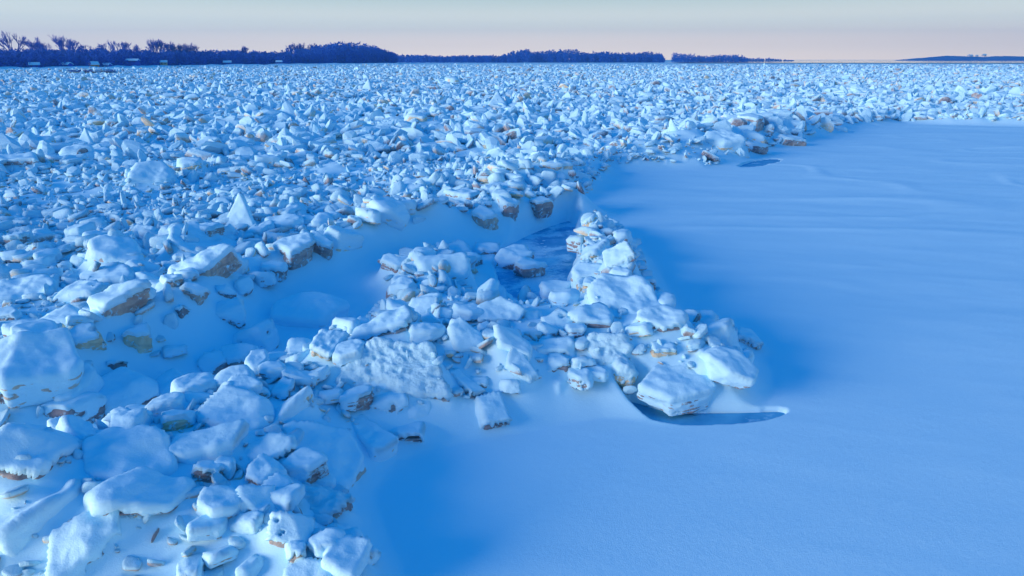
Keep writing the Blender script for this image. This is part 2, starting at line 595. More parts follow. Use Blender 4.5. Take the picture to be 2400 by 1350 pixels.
# --- the blocks one can pick out by eye: (px, py, width px, W/L, T/L, yaw, tilt, lean az, sides, bare, short, label)
K = [
 (75, 1085, 215, .85, .8, 60, 32, -15, 6, .42, 'humped boulder', 'large humped ice boulder with ragged dark right side at the left edge', 'c'),
 (292, 935, 160, .7, .45, 10, 14, -60, 6, .34, 'mottled dark boulder', 'rounded ice boulder whose right half shows dark mottled ice under its snow cap', 'c'),
 (172, 960, 125, .7, .42, 10, 12, -80, 5, .22, 'capstone', 'snow-topped ice slab bridging a dark hollow behind the humped boulder', 's'),
 (306, 1085, 250, .62, .22, -12, 14, -40, 7, .10, 'oval slab', 'broad smooth oval slab with a pale brown broken left edge', 's'),
 (335, 1170, 250, .42, .2, 28, 16, -20, 5, .10, 'long ledge slab', 'long snow-covered ledge slab with brown underside over a dark hollow', 's'),
 (225, 1270, 230, .62, .3, 62, 42, -75, 6, .20, 'rust-stained slab', 'upright leaning slab with rust-brown stains on its snowy face, bottom left', 's'),
 (80, 1235, 260, .6, .4, 30, 18, 190, 6, .0, 'bright shoulder', 'big smooth snow-covered block lit along its left shoulder, bottom left corner', 'c'),
 (112, 1340, 60, .8, .9, 0, 10, 0, 6, .1, 'little white cap', 'small rounded snow-topped block at the bottom edge, left', 'c'),
 (600, 1188, 95, .7, .5, -20, 12, -70, 6, .30, 'split grey block', 'small grey ice block with a horizontal crack below a domed snow cap', 'c'),
 (652, 1165, 75, .8, .9, 10, 15, -60, 5, .22, 'brown-footed block', 'short upright block with a bare brown foot beside the split grey block', 'c'),
 (682, 1240, 105, .8, .35, -25, 38, -75, 4, .52, 'grey window slab', 'tilted slab showing a bare grey-green ice face framed by snow', 's'),
 (750, 1195, 140, .7, .5, 0, 14, -60, 7, .14, 'knobbly mound', 'knobbly crusted mound to the right of the grey window slab', 'r'),
 (668, 985, 150, .36, .34, 40, 22, 200, 4, .18, 'propped beam', 'beam-like ice block propped up diagonally with a yellowish squared end', 's'),
 (760, 1080, 210, .7, .3, -30, 18, -50, 6, .05, 'broad apron slab', 'broad snow-draped slab sloping toward the open snow', 's'),
 (480, 1070, 210, .35, .3, 33, 10, -60, 4, .10, 'diagonal beam', 'long diagonal beam of snow-covered ice right of the oval slab', 's'),
 (625, 1075, 140, .6, .5, 25, 22, -120, 5, .30, 'dark-cornered block', 'ice block with a bare dark lower left corner near the pile middle', 'c'),
 (868, 1045, 150, .36, .34, -55, 12, -40, 5, .06, 'rounded log block', 'elongated rounded block sliding down the pile foot toward open snow', 's'),
 (942, 1024, 115, .38, .26, 2, 4, -90, 4, .10, 'fallen log block', 'flat log-shaped block lying on the snow at the pile foot', 's'),
 (912, 962, 92, .6, .62, 0, 6, -90, 4, .42, 'brown brick', 'squared brown block under a thick square snow cap at the pile foot', 'c'),
 (930, 865, 225, .8, .2, -8, 46, -84, 4, .0, 'great crusted slab', 'largest slab leaning up with a rough rippled snow crust on its face', 'r'),
 (892, 785, 160, .35, .3, 20, 16, -110, 4, .30, 'brown-edged lintel', 'long lintel slab with bare brown front edge above the great crusted slab', 's'),
 (766, 820, 150, .34, .3, 84, 74, 175, 4, .22, 'standing tooth', 'narrow tooth of yellowish ice standing upright beside a black gap', 's'),
 (992, 728, 115, .6, .42, 25, 32, -100, 5, .40, 'frosted wedge', 'tilted wedge with a frosted grey-brown end face on the ridge crest', 'c'),
 (1007, 768, 56, .8, .9, 0, 10, -90, 5, .34, 'small yellow stub', 'small stub with yellowish front face just below the frosted wedge', 'c'),
 (1172, 745, 140, .6, .42, -10, 30, -80, 5, .52, 'frost-veined block', 'pointed block with a veined frosty brown face in the crest middle', 'c'),
 (1300, 768, 72, .8, .8, 10, 24, -70, 4, .60, 'purple-grey cube', 'bare purple-grey cube of ice with a sharp upper right corner', 'c'),
 (1385, 765, 100, .6, .5, 12, 16, -75, 5, .46, 'purple-grey wedge', 'purple-grey wedge under a smooth cap, right of the purple-grey cube', 'c'),
 (1303, 822, 92, .6, .32, 10, 8, -90, 4, .30, 'overhanging plate', 'snow-topped plate overhanging a dark clump of rubble', 's'),
 (1306, 862, 62, .8, .7, 0, 10, -90, 6, .70, 'dark clump', 'bare dark brown clump in the hollow under the overhanging plate', 'c'),
 (1430, 822, 125, .75, .3, 0, 42, -85, 6, .04, 'crusted panel', 'crusted square panel leaning back below the purple-grey wedge', 'r'),
 (1552, 832, 54, .8, .9, 5, 8, -90, 4, .50, 'pale yellow cube', 'small pale yellow-grey cube with snow cap beside the round-backed slab', 'c'),
 (1585, 905, 190, .62, .12, 8, 20, -80, 8, -.1, 'round-backed slab', 'wide round-backed slab with a cracked lower edge above the crescent ice', 's'),
 (1705, 862, 118, .75, .34, -20, 24, -50, 5, -.05, 'pyramid block', 'pyramid-shaped snowy block with a thin brown lower edge, near the tip', 'c'),
 (1672, 790, 130, .45, .34, 14, 12, 160, 5, .26, 'tip lintel', 'arched block with a brown strip forming the top of the pile tip', 's'),
 (1745, 802, 80, .5, .4, -25, 16, -40, 5, .2, 'outer tip block', 'outermost block on the right slope of the pile tip', 'c'),
 (1462, 872, 64, .8, .8, 0, 20, -60, 5, .12, 'hooded lump', 'small hooded lump with a rough right side left of the round-backed slab', 'r'),
 (1470, 725, 180, .6, .4, -20, 14, -70, 6, .02, 'folded shoulder', 'bulky block draped in folds of snow on the inner side of the arm', 'c'),
 (1545, 765, 105, .7, .7, -30, 20, -60, 6, .14, 'fluted block', 'fluted snow-clad block with a sunlit vertical rib and a dark foot', 'c'),
 (1455, 608, 175, .34, .18, -42, 30, -130, 4, .14, 'sunlit leaning plank', 'long sunlit plank leaning down the narrow arm with dark lower end', 's'),
 (1383, 530, 58, .5, .9, 60, 18, 180, 5, .34, 'ivory peak', 'upright ivory peak at the far end of the narrow arm', 'c'),
 (1358, 570, 52, .8, .45, 0, 6, -90, 5, .26, 'pond-side mushroom', 'flat snow-topped block overhanging the dark frozen pool, right bank', 'c'),
 (1398, 600, 75, .6, .5, 30, 18, 200, 5, .18, 'arm hump', 'snowy hump below the ivory peak facing the frozen pool', 'c'),
 (1378, 655, 88, .6, .5, 0, 12, -100, 6, .08, 'cream loaf', 'loaf-shaped bright block at the waist of the narrow arm', 'c'),
 (1305, 685, 80, .6, .42, 0, 8, -90, 6, .04, 'pool loaf', 'smooth white loaf sitting at the near end of the frozen pool', 'c'),
 (1168, 692, 50, .7, .8, 10, 26, -60, 3, .0, 'pool triangle', 'small snowy triangle standing at the left edge of the frozen pool', 'c'),
 (1205, 612, 84, .75, .6, 0, 10, -60, 6, .30, 'left pool boulder', 'dark-footed boulder with snow cap on the left shore of the frozen pool', 'c'),
 (1240, 632, 70, .75, .6, 0, 10, -60, 6, .34, 'front pool boulder', 'snow-capped boulder with brown foot jutting into the frozen pool', 'c'),
 (1040, 640, 120, .75, .6, 0, 10, -80, 7, .22, 'pitted mound', 'pitted mound peppered with dark holes before the smooth bank', 'c'),
 (936, 636, 86, .5, .42, 0, 10, -90, 5, .44, 'dark brown loaf', 'low loaf with a bare dark brown front in the trough', 'c'),
 (1030, 583, 42, .4, .4, 80, 80, 180, 4, .05, 'thin finger', 'thin finger of ice standing upright behind the pitted mound', 's'),
 (1070, 590, 60, .75, .3, 0, 40, -80, 4, .06, 'tilted tile', 'square snowy tile leaning beside the thin finger', 's'),
 (1145, 590, 58, .6, .4, 5, 8, -90, 4, .30, 'bank brick', 'brick-shaped block with brown side at the foot of the smooth bank', 'c'),
 (1098, 618, 60, .7, .6, 0, 14, -60, 6, .1, 'trough knob', 'rounded knob between the tilted tile and the left pool boulder', 'c'),
 (322, 798, 62, .8, .9, 0, 10, -90, 6, .50, 'two-tone boulder', 'round boulder with amber front and domed snow cap on the left bank', 'c'),
 (200, 796, 62, .7, .7, 30, 24, -90, 4, .52, 'amber wedge', 'glowing amber wedge stuck in the snowy bank, left', 'c'),
 (265, 860, 34, .7, .9, 0, 20, -80, 3, .48, 'dark arrowhead', 'tiny dark arrowhead of ice poking from the smooth left bank', 'c'),
 (424, 732, 34, .7, .8, 0, 20, -80, 3, .48, 'dark chip', 'tiny dark chip of ice on the crest of the left bank', 'c'),
 (496, 625, 150, .38, .34, 36, 22, -110, 4, .34, 'ochre beam', 'diagonal beam with a bare ochre lower face on the bank crest', 's'),
 (458, 690, 56, .7, .6, 0, 10, -90, 5, .42, 'ochre stub', 'squat ochre stub with snow cap left of the ochre beam foot', 'c'),
 (540, 740, 92, .5, .34, -14, 16, -100, 6, .22, 'boat-shaped slab', 'boat-shaped slab with a dark lower edge on the left bank slope', 's'),
 (528, 688, 40, .7, .8, 0, 20, -80, 4, .40, 'dark notch block', 'small dark notched block above the boat-shaped slab', 'c'),
 (285, 620, 130, .75, .6, -10, 18, -70, 6, .14, 'twin boulder', 'big rounded boulder with bare brown right foot in the left field', 'c'),
 (265, 590, 110, .7, .6, 0, 14, 180, 6, .0, 'twin boulder backer', 'pale snowy boulder half hidden behind the twin boulder', 'c'),
 (465, 585, 170, .7, .35, -20, 24, -20, 6, .08, 'tented slab', 'large tent-like slab with a lit left corner behind the ochre beam', 'c'),
 (343, 550, 75, .6, .4, -35, 38, -120, 4, .44, 'tan fin', 'tan fin of ice with a rippled dark foot above the twin boulder', 'c'),
 (562, 510, 86, .8, .16, 5, 72, -95, 3, .02, 'white sail', 'bright triangular sail-like slab standing on edge in the mid field', 't'),
 (672, 540, 92, .7, .5, 0, 14, -90, 6, .12, 'dome block', 'smooth domed block at the crest right of the white sail', 'c'),
 (775, 530, 66, .8, .7, 10, 20, 190, 5, .1, 'crest cone', 'cone-shaped snowy block on the crest with a tan right side', 'c'),
 (690, 585, 95, .6, .4, -10, 14, -90, 5, .26, 'brown-ended table', 'table-like block with a brown right end on the bank crest', 'c'),
 (752, 580, 92, .45, .4, -35, 26, -60, 4, .30, 'sliding brown slab', 'slab sliding down the bank with a bare brown lower edge', 's'),
 (800, 558, 90, .7, .4, 30, 30, 0, 5, .0, 'crest fin', 'plain white fin leaning right on the bank crest', 'c'),
 (640, 640, 55, .7, .6, 0, 10, -90, 5, .38, 'rusty knuckle', 'rusty-faced knuckle of ice half sunk in the bank slope', 'c'),
 (200, 332, 50, 1.15, .14, 0, 76, -100, 3, .0, 'tall white triangle', 'tall sharp white triangle standing alone in the left field', 't'),
 (192, 368, 66, .6, .5, 0, 12, -90, 4, .0, 'triangle plinth', 'squared snowy block in front of the tall white triangle', 'c'),
 (45, 390, 120, .5, .3, 4, 10, -90, 6, .60, 'dark brown hump', 'low dark brown bare hump of ice at the left frame edge', 'c'),
 (95, 346, 62, .6, .4, 8, 14, -90, 5, .46, 'tan loaf', 'tan loaf of bare ice left of the tall white triangle', 'c'),
 (240, 366, 50, .6, .4, -20, 14, -90, 5, .46, 'tan chip', 'tan wedge of bare ice right of the triangle plinth', 'c'),
 (372, 425, 96, .7, .5, -10, 24, -60, 5, .04, 'white cuboid', 'large white cuboid block with a scalloped top in the left field', 'c'),
 (445, 400, 72, .6, .5, 0, 16, -100, 5, .42, 'brown lump', 'brown-sided lump next to the white cuboid', 'c'),
 (490, 345, 58, .6, .5, 20, 24, -110, 4, .44, 'tan roof block', 'roof-shaped tan block with snow on its left slope', 'c'),
 (570, 345, 56, .6, .5, 20, 24, -80, 4, .36, 'grey roof block', 'roof-shaped grey block right of the tan roof block', 'c'),
 (665, 332, 50, .8, .4, 0, 60, -110, 3, .40, 'yellow shark fin', 'small yellow shark-fin slab standing in the mid field', 't'),
 (612, 312, 60, .5, .4, 0, 12, -90, 6, .5, 'yellowish bar', 'low yellowish bar of bare ice left of the yellow shark fin', 'c'),
 (640, 370, 44, .9, .5, 0, 55, -90, 3, .0, 'white tent', 'small white tent-shaped block below the yellow shark fin', 't'),
 (862, 205, 34, .9, .3, 0, 66, -110, 3, .0, 'distant white fin', 'small distant white fin high in the ice field', 't'),
 (972, 448, 105, .5, .34, 28, 24, -110, 4, .36, 'yellow-tipped slab', 'long tilted slab with a pale yellow upper end on the far crest', 's'),
 (905, 500, 105, .6, .4, 20, 22, -20, 6, .0, 'white haystack', 'large smooth white haystack-shaped block below the yellow-tipped slab', 'c'),
 (1078, 470, 82, .6, .5, 0, 12, -90, 5, .34, 'brown shelf', 'shelf-like block with a brown bare front on the far crest', 'c'),
 (1135, 515, 64, .7, .6, 0, 16, -85, 6, .44, 'frosty face', 'round block with a frost-patterned grey face on the bank', 'c'),
 (1190, 490, 52, .8, 1.1, 0, 10, -90, 5, .40, 'mushroom block', 'mushroom-like block with thick cap and narrow brown stem', 'c'),
 (1265, 482, 40, .8, .9, 0, 20, -80, 4, .44, 'crest fang', 'small grey-brown fang near the right end of the bank', 'c'),
 (1225, 455, 50, .7, .7, 0, 10, -90, 5, .3, 'crest button', 'button-like block with a brown front above the crest fang', 'c'),
 (1162, 455, 80, .6, .4, 10, 14, -90, 6, .08, 'pillow block', 'pillow-shaped snowy block on the far crest', 'c'),
 (1302, 398, 72, .6, .3, 0, 8, -90, 6, .28, 'layered anvil', 'anvil-shaped block of layered plates at the bend of the crest', 's'),
 (1320, 362, 56, .5, .5, 60, 40, 180, 5, .34, 'tan spike', 'leaning tan spike behind the layered anvil', 'c'),
 (1690, 335, 84, .7, .4, 0, 22, -90, 5, .02, 'white gable', 'white gable-shaped block in the far pile', 'c'),
 (1758, 292, 72, .6, .4, 0, 10, -90, 5, .34, 'brown overhang', 'snow-topped block with brown overhang crowning the far pile', 'c'),
 (1772, 352, 62, .5, .34, -12, 10, -60, 5, .5, 'dark skid', 'dark bare slab sliding onto the small far ice patch', 's'),
 (1765, 325, 60, .5, .3, -14, 14, -60, 4, .2, 'pale skid', 'pale slab lying just above the dark skid', 's'),
 (1852, 334, 78, .4, .24, -16, 10, -60, 4, .30, 'stranded plank', 'brown-edged plank stranded on the snow right of the far pile', 's'),
 (1970, 305, 26, .7, .4, -16, 10, -60, 4, .0, 'thin white sliver', 'thin white sliver on the drift beyond the stranded plank', 's'),
 (1165, 242, 44, .8, .5, 0, 40, -90, 4, .36, 'ivory tooth', 'ivory tooth rising in the distant ice field', 't'),
 (975, 282, 60, .5, .4, 0, 10, -90, 5, .4, 'yellow saddle', 'saddle-shaped yellowish block in the distant ice field', 'c'),
 (395, 232, 44, .5, .34, 0, 14, -90, 5, .5, 'far tan bar', 'far tan bar of bare ice in the left ice field', 'c'),
 (450, 234, 36, .6, .4, 0, 30, -90, 4, .44, 'far grey wedge', 'far grey wedge right of the far tan bar', 'c'),
 (1060, 195, 36, .6, .5, 0, 20, -90, 5, .1, 'far white cube', 'far white cube standing in the distant ice', 'c'),
 (80, 850, 190, .8, .34, -10, 20, -40, 6, .02, 'blue mound', 'big smooth blue-shadowed mound in the left trough', 'c'),
 (165, 905, 125, .8, .5, 10, 24, -60, 5, .0, 'trough pyramid', 'plain pyramid-shaped block in the trough below the blue mound', 'c'),
 (20, 905, 90, .6, .5, -30, 20, -70, 5, .22, 'edge wedge', 'wedge with a dark lower edge at the left frame edge', 'c'),
 (22, 748, 66, .6, .5, 0, 10, -90, 5, .34, 'edge loaf', 'dark-bottomed loaf at the left frame edge above the blue mound', 'c'),
 (195, 705, 110, .6, .4, -10, 10, -100, 6, .16, 'left turtle', 'turtle-backed block with dark left foot left of the bank crest', 'c'),
 (255, 665, 130, .6, .4, 0, 12, -90, 6, .04, 'wide turtle', 'wide turtle-backed snowy block below the twin boulder', 'c'),
 (270, 715, 140, .4, .3, 24, 10, -100, 5, .18, 'crest snake', 'long winding block with an ochre left end on the left bank crest', 's'),
 (60, 700, 150, .6, .3, 0, 10, -90, 6, .0, 'low dome', 'very low smooth dome in blue shade at far left', 'c'),
 (500, 862, 60, .8, .7, 0, 20, -80, 6, .26, 'holed block', 'small block around a dark round hole, right end of the near trough', 'c'),
 (565, 850, 90, .7, .8, 10, 20, -110, 6, .24, 'crest boulder', 'steep boulder with brown foot on the near ridge crest', 'c'),
 (600, 800, 100, .7, .5, 20, 20, 180, 6, .12, 'lit saddle', 'saddle-shaped block catching the light on the near ridge crest', 'c'),
 (720, 740, 180, .6, .3, 20, 14, -60, 6, .04, 'ridge cloak', 'long snow-cloaked slab behind the standing tooth', 's'),
 (560, 990, 170, .6, .3, 10, 16, -90, 6, .06, 'curled slab', 'curled smooth slab behind the diagonal beam', 's'),
 (415, 930, 110, .7, .6, -10, 16, -100, 6, .22, 'pale-bellied block', 'rounded block with a pale yellowish belly right of the mottled boulder', 'c'),
 (560, 905, 100, .7, .6, 0, 16, -80, 6, .28, 'dark-hollow block', 'snowy block over dark hollows midway along the near ridge', 'c'),
 (1122, 905, 52, .6, .6, 0, 12, -90, 4, .56, 'brown peg', 'small brown peg of bare ice set in the pile slope', 'c'),
 (1085, 905, 90, .4, .4, -60, 20, -40, 4, .30, 'dark-sided fin', 'narrow fin with a dark left side left of the brown peg', 's'),
 (1150, 965, 110, .6, .5, -30, 30, -60, 4, .10, 'foot wedge', 'pointed wedge with a ragged right edge at the pile foot', 'c'),
 (1215, 860, 120, .5, .4, -70, 34, -60, 5, .06, 'slumped slab', 'slumped snowy slab sliding down left of the overhanging plate', 's'),
 (985, 940, 170, .4, .24, 70, 50, -80, 5, .0, 'leaning stele', 'smooth white stele leaning against the great crusted slab', 's'),
 (1200, 810, 120, .7, .4, -40, 30, -60, 5, .08, 'upper slump', 'smooth slab tilted on the slope below the frost-veined block', 's'),
 (1090, 800, 120, .7, .4, -30, 28, -80, 5, .12, 'draped knee', 'knee-shaped draped block right of the small yellow stub', 'c'),
]


def locate(px, py, lift):
    """first place along the sight line where a block half sunk in the snow would sit"""
    d = FW + (px - 1200) / FPX * np.array([1.0, 0, 0]) - (py - 675) / FPX * UP
    zs = np.linspace(2.4, -0.05, 700)
    t = (zs - CH) / d[2]
    X = np.array([0, 0, CH]) + t[:, None] * d
    lf = lift * (X @ FW + CH * math.sin(PITCH)) / FPX
    h = base_h(X[:, 0], X[:, 1]) + lf
    hit = np.nonzero(zs <= h)[0]
    return X[hit[0]] if len(hit) else X[-1]


things = []                                   # (block, name, label, short, group)
for i, (px, py, wpx, rW, rT, yaw, tilt, az, sides, bare, short, label, style) in enumerate(K):
    p = locate(px, py, (0.035 + 0.17 * math.sin(R_(tilt)) + (0.12 if style == 't' else 0)) * wpx)
    bare = -0.9 if bare <= 0.06 else bare * 1.3 - 0.50
    Lm = 1.1 * wpx * depth(p) / FPX
    if tilt > 25 and style != 't':
        rW *= 0.72
    b = new_block(p, Lm, Lm * rW, Lm * rT, R_(tilt), R_(az), R_(yaw), sides, bare, 100 + i,
                  snow=(0.02 if style == 't' else min(0.08, 0.07 * Lm + 0.015)), rough=(style == 'r'), up=(R_(az) + math.pi - R_(yaw)) if style == 't' else None)
    b.style = style
    b.px = wpx
    things.append([b, label, short, None])

# --- scatter: everything else that lies about in the jam
FLDA, FRTA = FIELD, FRONT


def zone(x, y):
    return np.maximum(sdist(x, y, FLDA), sdist(x, y, FRTA))


def scatter(n, y0, y1, smin, smax, pw, sep, seed, umax=1.02, placed=None, extra=None):
    r = np.random.default_rng(seed)
    y = y0 * (y1 / y0) ** r.uniform(0, 1, n) if pw == 'log' else np.sqrt(r.uniform(y0 ** 2, y1 ** 2, n))
    u = r.uniform(-umax, umax, n)
    x = u * y
    s = smin + (smax - smin) * r.uniform(0, 1, n) ** 3.2
    s = s * np.clip(1 + 0.55 * fbm(x * 0.16, y * 0.16, s=91), 0.55, 1.7)
    zz = zone(x, y)
    pm = pond_mask(x, y)
    ok = (zz > 0.15 + 0.2 * s) & (pm < -0.15 - 0.3 * s)
    ok &= fbm(x * 0.45, y * 0.45, s=81) + 0.9 > r.uniform(0, 1.1, n) ** 1.5 * 1.3
    # the smooth bank between ridge and trough stays bare of loose blocks
    ok &= (seg_dist(x, y, CR_B) > 0.0)
    x, y, s = x[ok], y[ok], s[ok]
    if extra is not None:
        x, y, s = (np.concatenate([e, v]) for e, v in zip(extra, (x, y, s)))
    if sep <= 0:
        return x, y, s
    cell, keepi = {}, []
    cs = smax * sep
    for (kx, ky, ks) in (placed or []):
        for ax in range(-2, 3):
            for ay in range(-2, 3):
                pass
        cell.setdefault((int(kx // cs), int(ky // cs)), []).append((kx, ky, ks))
    for i in range(len(x)):
        cx, cy = int(x[i] // cs), int(y[i] // cs)
        good = True
        for ax in (-1, 0, 1):
            for ay in (-1, 0, 1):
                for (kx, ky, ks) in cell.get((cx + ax, cy + ay), ()):
                    if (kx - x[i]) ** 2 + (ky - y[i]) ** 2 < (sep * (ks + s[i]) / 2) ** 2:
                        good = False
                        break
                if not good:
                    break
            if not good:
                break
        if good:
            cell.setdefault((cx, cy), []).append((x[i], y[i], s[i]))
            keepi.append(i)
    return x[keepi], y[keepi], s[keepi]


placed = [(t[0].c[0], t[0].c[1], (t[0].L + t[0].Wd) * (0.85 if t[0].c[1] < 16 else 0.6)) for t in things]
# jagged ice packed along the crests of the ridges
re_ = np.random.default_rng(55)
ex = []
for line, n, lo, hi, wdt in ((CR_B, 420, 0.22, 0.62, 0.30), (CR_A, 160, 0.22, 0.6, 0.35), (CR_C, 120, 0.2, 0.5, 0.25)):
    sl = [math.dist(line[i], line[i + 1]) for i in range(len(line) - 1)]
    for _ in range(n):
        i = int(re_.choice(len(sl), p=np.array(sl) / sum(sl)))
        t_ = re_.uniform()
        ex.append((line[i][0] * (1 - t_) + line[i + 1][0] * t_ + re_.normal(0, wdt),
                   line[i][1] * (1 - t_) + line[i + 1][1] * t_ + abs(re_.normal(0, wdt)) * (1 if line is CR_B else re_.choice([-1, 1])),
                   re_.uniform(lo, hi)))
for _ in range(1400):                          # tight jumble in the near corner of the pile
    yy = re_.uniform(4.8, 10.5)
    ex.append((re_.uniform(-1.0, 0.65) * yy, yy, 0.16 + 0.34 * re_.uniform() ** 2))
ex = np.array(ex)
ex = ex[(zone(ex[:, 0], ex[:, 1]) > 0.12) | (seg_dist(ex[:, 0], ex[:, 1], CR_B) < 0.9)]
xa, ya, sa = scatter(16000, 5.0, 34.0, 0.16, 0.8, 'sq', 0.5, 3, placed=placed, extra=(ex[:, 0], ex[:, 1], ex[:, 2]))
pxa, pya = proj(np.stack([xa, ya, base_h(xa, ya) + 0.1], 1))
vis = (pxa > -60) & (pxa < 2460) & (pya < 1400)
scr = sa / np.hypot(ya, 4.6)
order = np.argsort(-scr * vis)
n_fill = 300 - len(things)
fill_i = set(order[:n_fill].tolist())

LOOK = [('snow-capped ice block', 'c'), ('low snowy slab', 's'), ('rounded snowy lump', 'c'), ('tilted ice slab', 's')]
key_px = [proj(t[0].c) for t in things]
seen = {}
rl = np.random.default_rng(77)
stuff_near = []
for j in range(len(xa)):
    s = sa[j]
    kind = int(rl.integers(0, 4))
    bare = float(rl.choice([0.0, 0.04, 0.12, 0.24, 0.40], p=[.38, .28, .18, .10, .06]))
    ratio = (0.7, 0.22) if kind == 1 else (0.6, 0.38) if kind == 0 else (0.8, 0.33) if kind == 2 else (0.6, 0.2)
    tilt = float(abs(rl.normal(0, 14 if kind in (1, 2) else 26)))
    c = np.array([xa[j], ya[j], 0.0])
    T = s * ratio[1]
    c[2] = float(base_h(xa[j], ya[j])) + float(rl.uniform(-0.06, 0.24)) * s
    b = new_block(c, s * 1.1, s * ratio[0], T, R_(min(tilt, 65)), rl.uniform(0, 6.28), rl.uniform(0, 6.28),
                  int(rl.integers(4, 8)), (bare - 0.34) if bare > 0.1 else -0.8, 1000 + j, snow=min(0.075, 0.08 * s + 0.015))
    b.style = LOOK[kind][1]
    if j in fill_i:
        px, py = proj(c)
        dd = [math.hypot(px - a, (py - q) * 1.6) for a, q in key_px]
        placed_label = None
        ordk = np.argsort(dd)
        sz = 'large' if scr[j] * FPX > 105 else 'mid-sized' if scr[j] * FPX > 70 else 'small'
        expo = {0.0: 'fully snow-covered', 0.04: 'plain white', 0.12: 'thin-edged', 0.24: 'brown-edged', 0.40: 'brown-faced'}[bare]
        noun = LOOK[kind][0].replace('snow-capped ', '').replace('snowy ', '')
        for kk in ordk[:6]:
            a, q = key_px[kk]
            dx, dy = px - a, py - q
            rel = ('right of' if dx > 0 else 'left of') if abs(dx) > abs(dy) * 1.2 else ('below' if dy > 0 else 'above')
            lb = f'{sz} {expo} {noun} just {rel} the {things[kk][2]}'
            if lb not in seen:
                placed_label = lb
                break
        if placed_label is None:
            placed_label = lb + ', the farther one'
        seen[placed_label] = 1
        things.append([b, placed_label, None, None])
    else:
        stuff_near.append(b)

# ------------------------------------------------------------------ ground: snow sheet with everything drifted in
ys = [2.4]
while ys[-1] < 12000:
    yv = ys[-1]
    ys.append(yv * (1.0027 if yv < 32 else 1.0045 if yv < 90 else 1.008 if yv < 260 else 1.03 if yv < 1200 else 1.15))
ys = np.array(ys)
us = np.concatenate([np.linspace(-2.4, -1.06, 40)[:-1], np.linspace(-1.06, 1.06, 830), np.linspace(1.06, 2.4, 40)[1:]])
GY, GU = np.meshgrid(ys, us, indexing='ij')
GX = GU * GY
near = ys < 1400
G = np.zeros_like(GX)
G[near] = base_h(GX[near], GY[near])
ZN = np.full_like(GX, -99.0)
ZN[ys < 400] = zone(GX[ys < 400], GY[ys < 400])
# lumpy rubble texture farther away
far = (ys > 10) & (ys < 1000)
rub = sstep(0.0, 1.2, ZN)
fx, fy = GX[far], GY[far]
am = np.clip(0.25 + fy / 250, 0, 0.62)
rub2 = np.where(fy > 350, 1.0, rub[far]) * np.where(fy > 820, 0, 1.0)
G[far] += rub2 * am * (0.22 * np.abs(fbm(fx * 0.9, fy * 0.8, s=41, o=3)) + 0.10 * noise(fx * 2.6, fy * 2.6, s=43))


def window(cx, cy, rad):
    j0, j1 = np.searchsorted(ys, [cy - rad, cy + rad])
    yy = max(cy - rad, 1.0)
    if j1 <= j0:
        return None
    u0 = min((cx - rad) / yy, (cx - rad) / (cy + rad))
    u1 = max((cx + rad) / yy, (cx + rad) / (cy + rad))
    i0, i1 = np.searchsorted(us, [u0, u1])
    if i1 <= i0:
        return None
    return slice(j0, j1), slice(i0, i1)


def raster(b, drop, grow=0.0):
    wdw = window(b.c[0], b.c[1], float(max(b.e[0], b.e[1])) * 1.15 + grow)
    if wdw is None:
        return
    dx, dy = GX[wdw] - b.c[0], GY[wdw] - b.c[1]
    top = np.full(dx.shape, 9.0)
    bot = np.full(dx.shape, -9.0)
    for nw, o in zip(b.n @ b.Rm.T, b.o):
        o = o + grow * max(0.0, 1 - abs(nw[2]) * 1.1)
        hz = o - nw[0] * dx - nw[1] * dy
        if nw[2] > 0.04:
            top = np.minimum(top, hz / nw[2])
        elif nw[2] < -0.04:
            bot = np.maximum(bot, hz / nw[2])
        else:
            top = np.where(hz < 0, -9, top)
    z = np.where(top > bot, b.c[2] + top - drop, -9)
    G[wdw] = np.maximum(G[wdw], z)


G0 = G.copy()
PM0 = np.full_like(GX, -9.0)
PM0[ys < 60] = pond_mask(GX[ys < 60], GY[ys < 60])
# blocks buried whole under the snow, only their draped shapes show
xb, yb, sb = scatter(18000, 4.2, 34.0, 0.12, 0.6, 'sq', 0, 8)
rh = np.random.default_rng(4)
bh = base_h(xb, yb)
for i in range(len(xb)):
    s = sb[i]
    b = new_block((xb[i], yb[i], bh[i] - 0.10 * s), s * 1.1, s * 0.8, s * 0.5, R_(abs(rh.normal(0, 22))), rh.uniform(0, 6.28),
                  rh.uniform(0, 6.28), int(rh.integers(4, 7)), 0, 50000 + i)
    raster(b, 0.0)
# snow banked up round every block: the blocks' tops lowered, then spread wide
L0 = G0.copy()
Gkeep = G
G = L0
for t_ in things:
    if t_[0].c[1] < 32:
        bz = float(base_h(t_[0].c[0], t_[0].c[1]))
        hgt = max(t_[0].c[2] + t_[0].e[2] - bz, 0)
        if t_[0].style == 't':
            continue
        raster(t_[0], 0.045 + (0.02 if t_[0].bare < -0.4 else 0.11) * hgt, 0.13)
L0, G = G, Gkeep
L0 = np.where((ZN < 0.0) | (PM0 > -0.1), np.minimum(L0, G0 + 0.05), L0)
need = np.clip((0.12 / (0.0027 * ys)) ** 2 * 1.5, 0, 130).astype(int)
need = np.where(ys > 32, 0, need)
for it in range(int(need.max())):
    jj = int((need > it).sum())
    A = L0[:jj + 1].copy()
    A[1:-1] = 0.25 * A[:-2] + 0.5 * A[1:-1] + 0.25 * A[2:]
    A[:, 1:-1] = 0.25 * A[:, :-2] + 0.5 * A[:, 1:-1] + 0.25 * A[:, 2:]
    L0[:jj] = A[:jj]
G = np.maximum(G, np.where(ys[:, None] < 32, L0, -9))
L1 = L0.copy()                                 # and a wider mantle bridging neighbour to neighbour
need = np.where(ys > 22, 0, np.clip((0.24 / (0.0027 * ys)) ** 2 * 1.5, 0, 230)).astype(int)
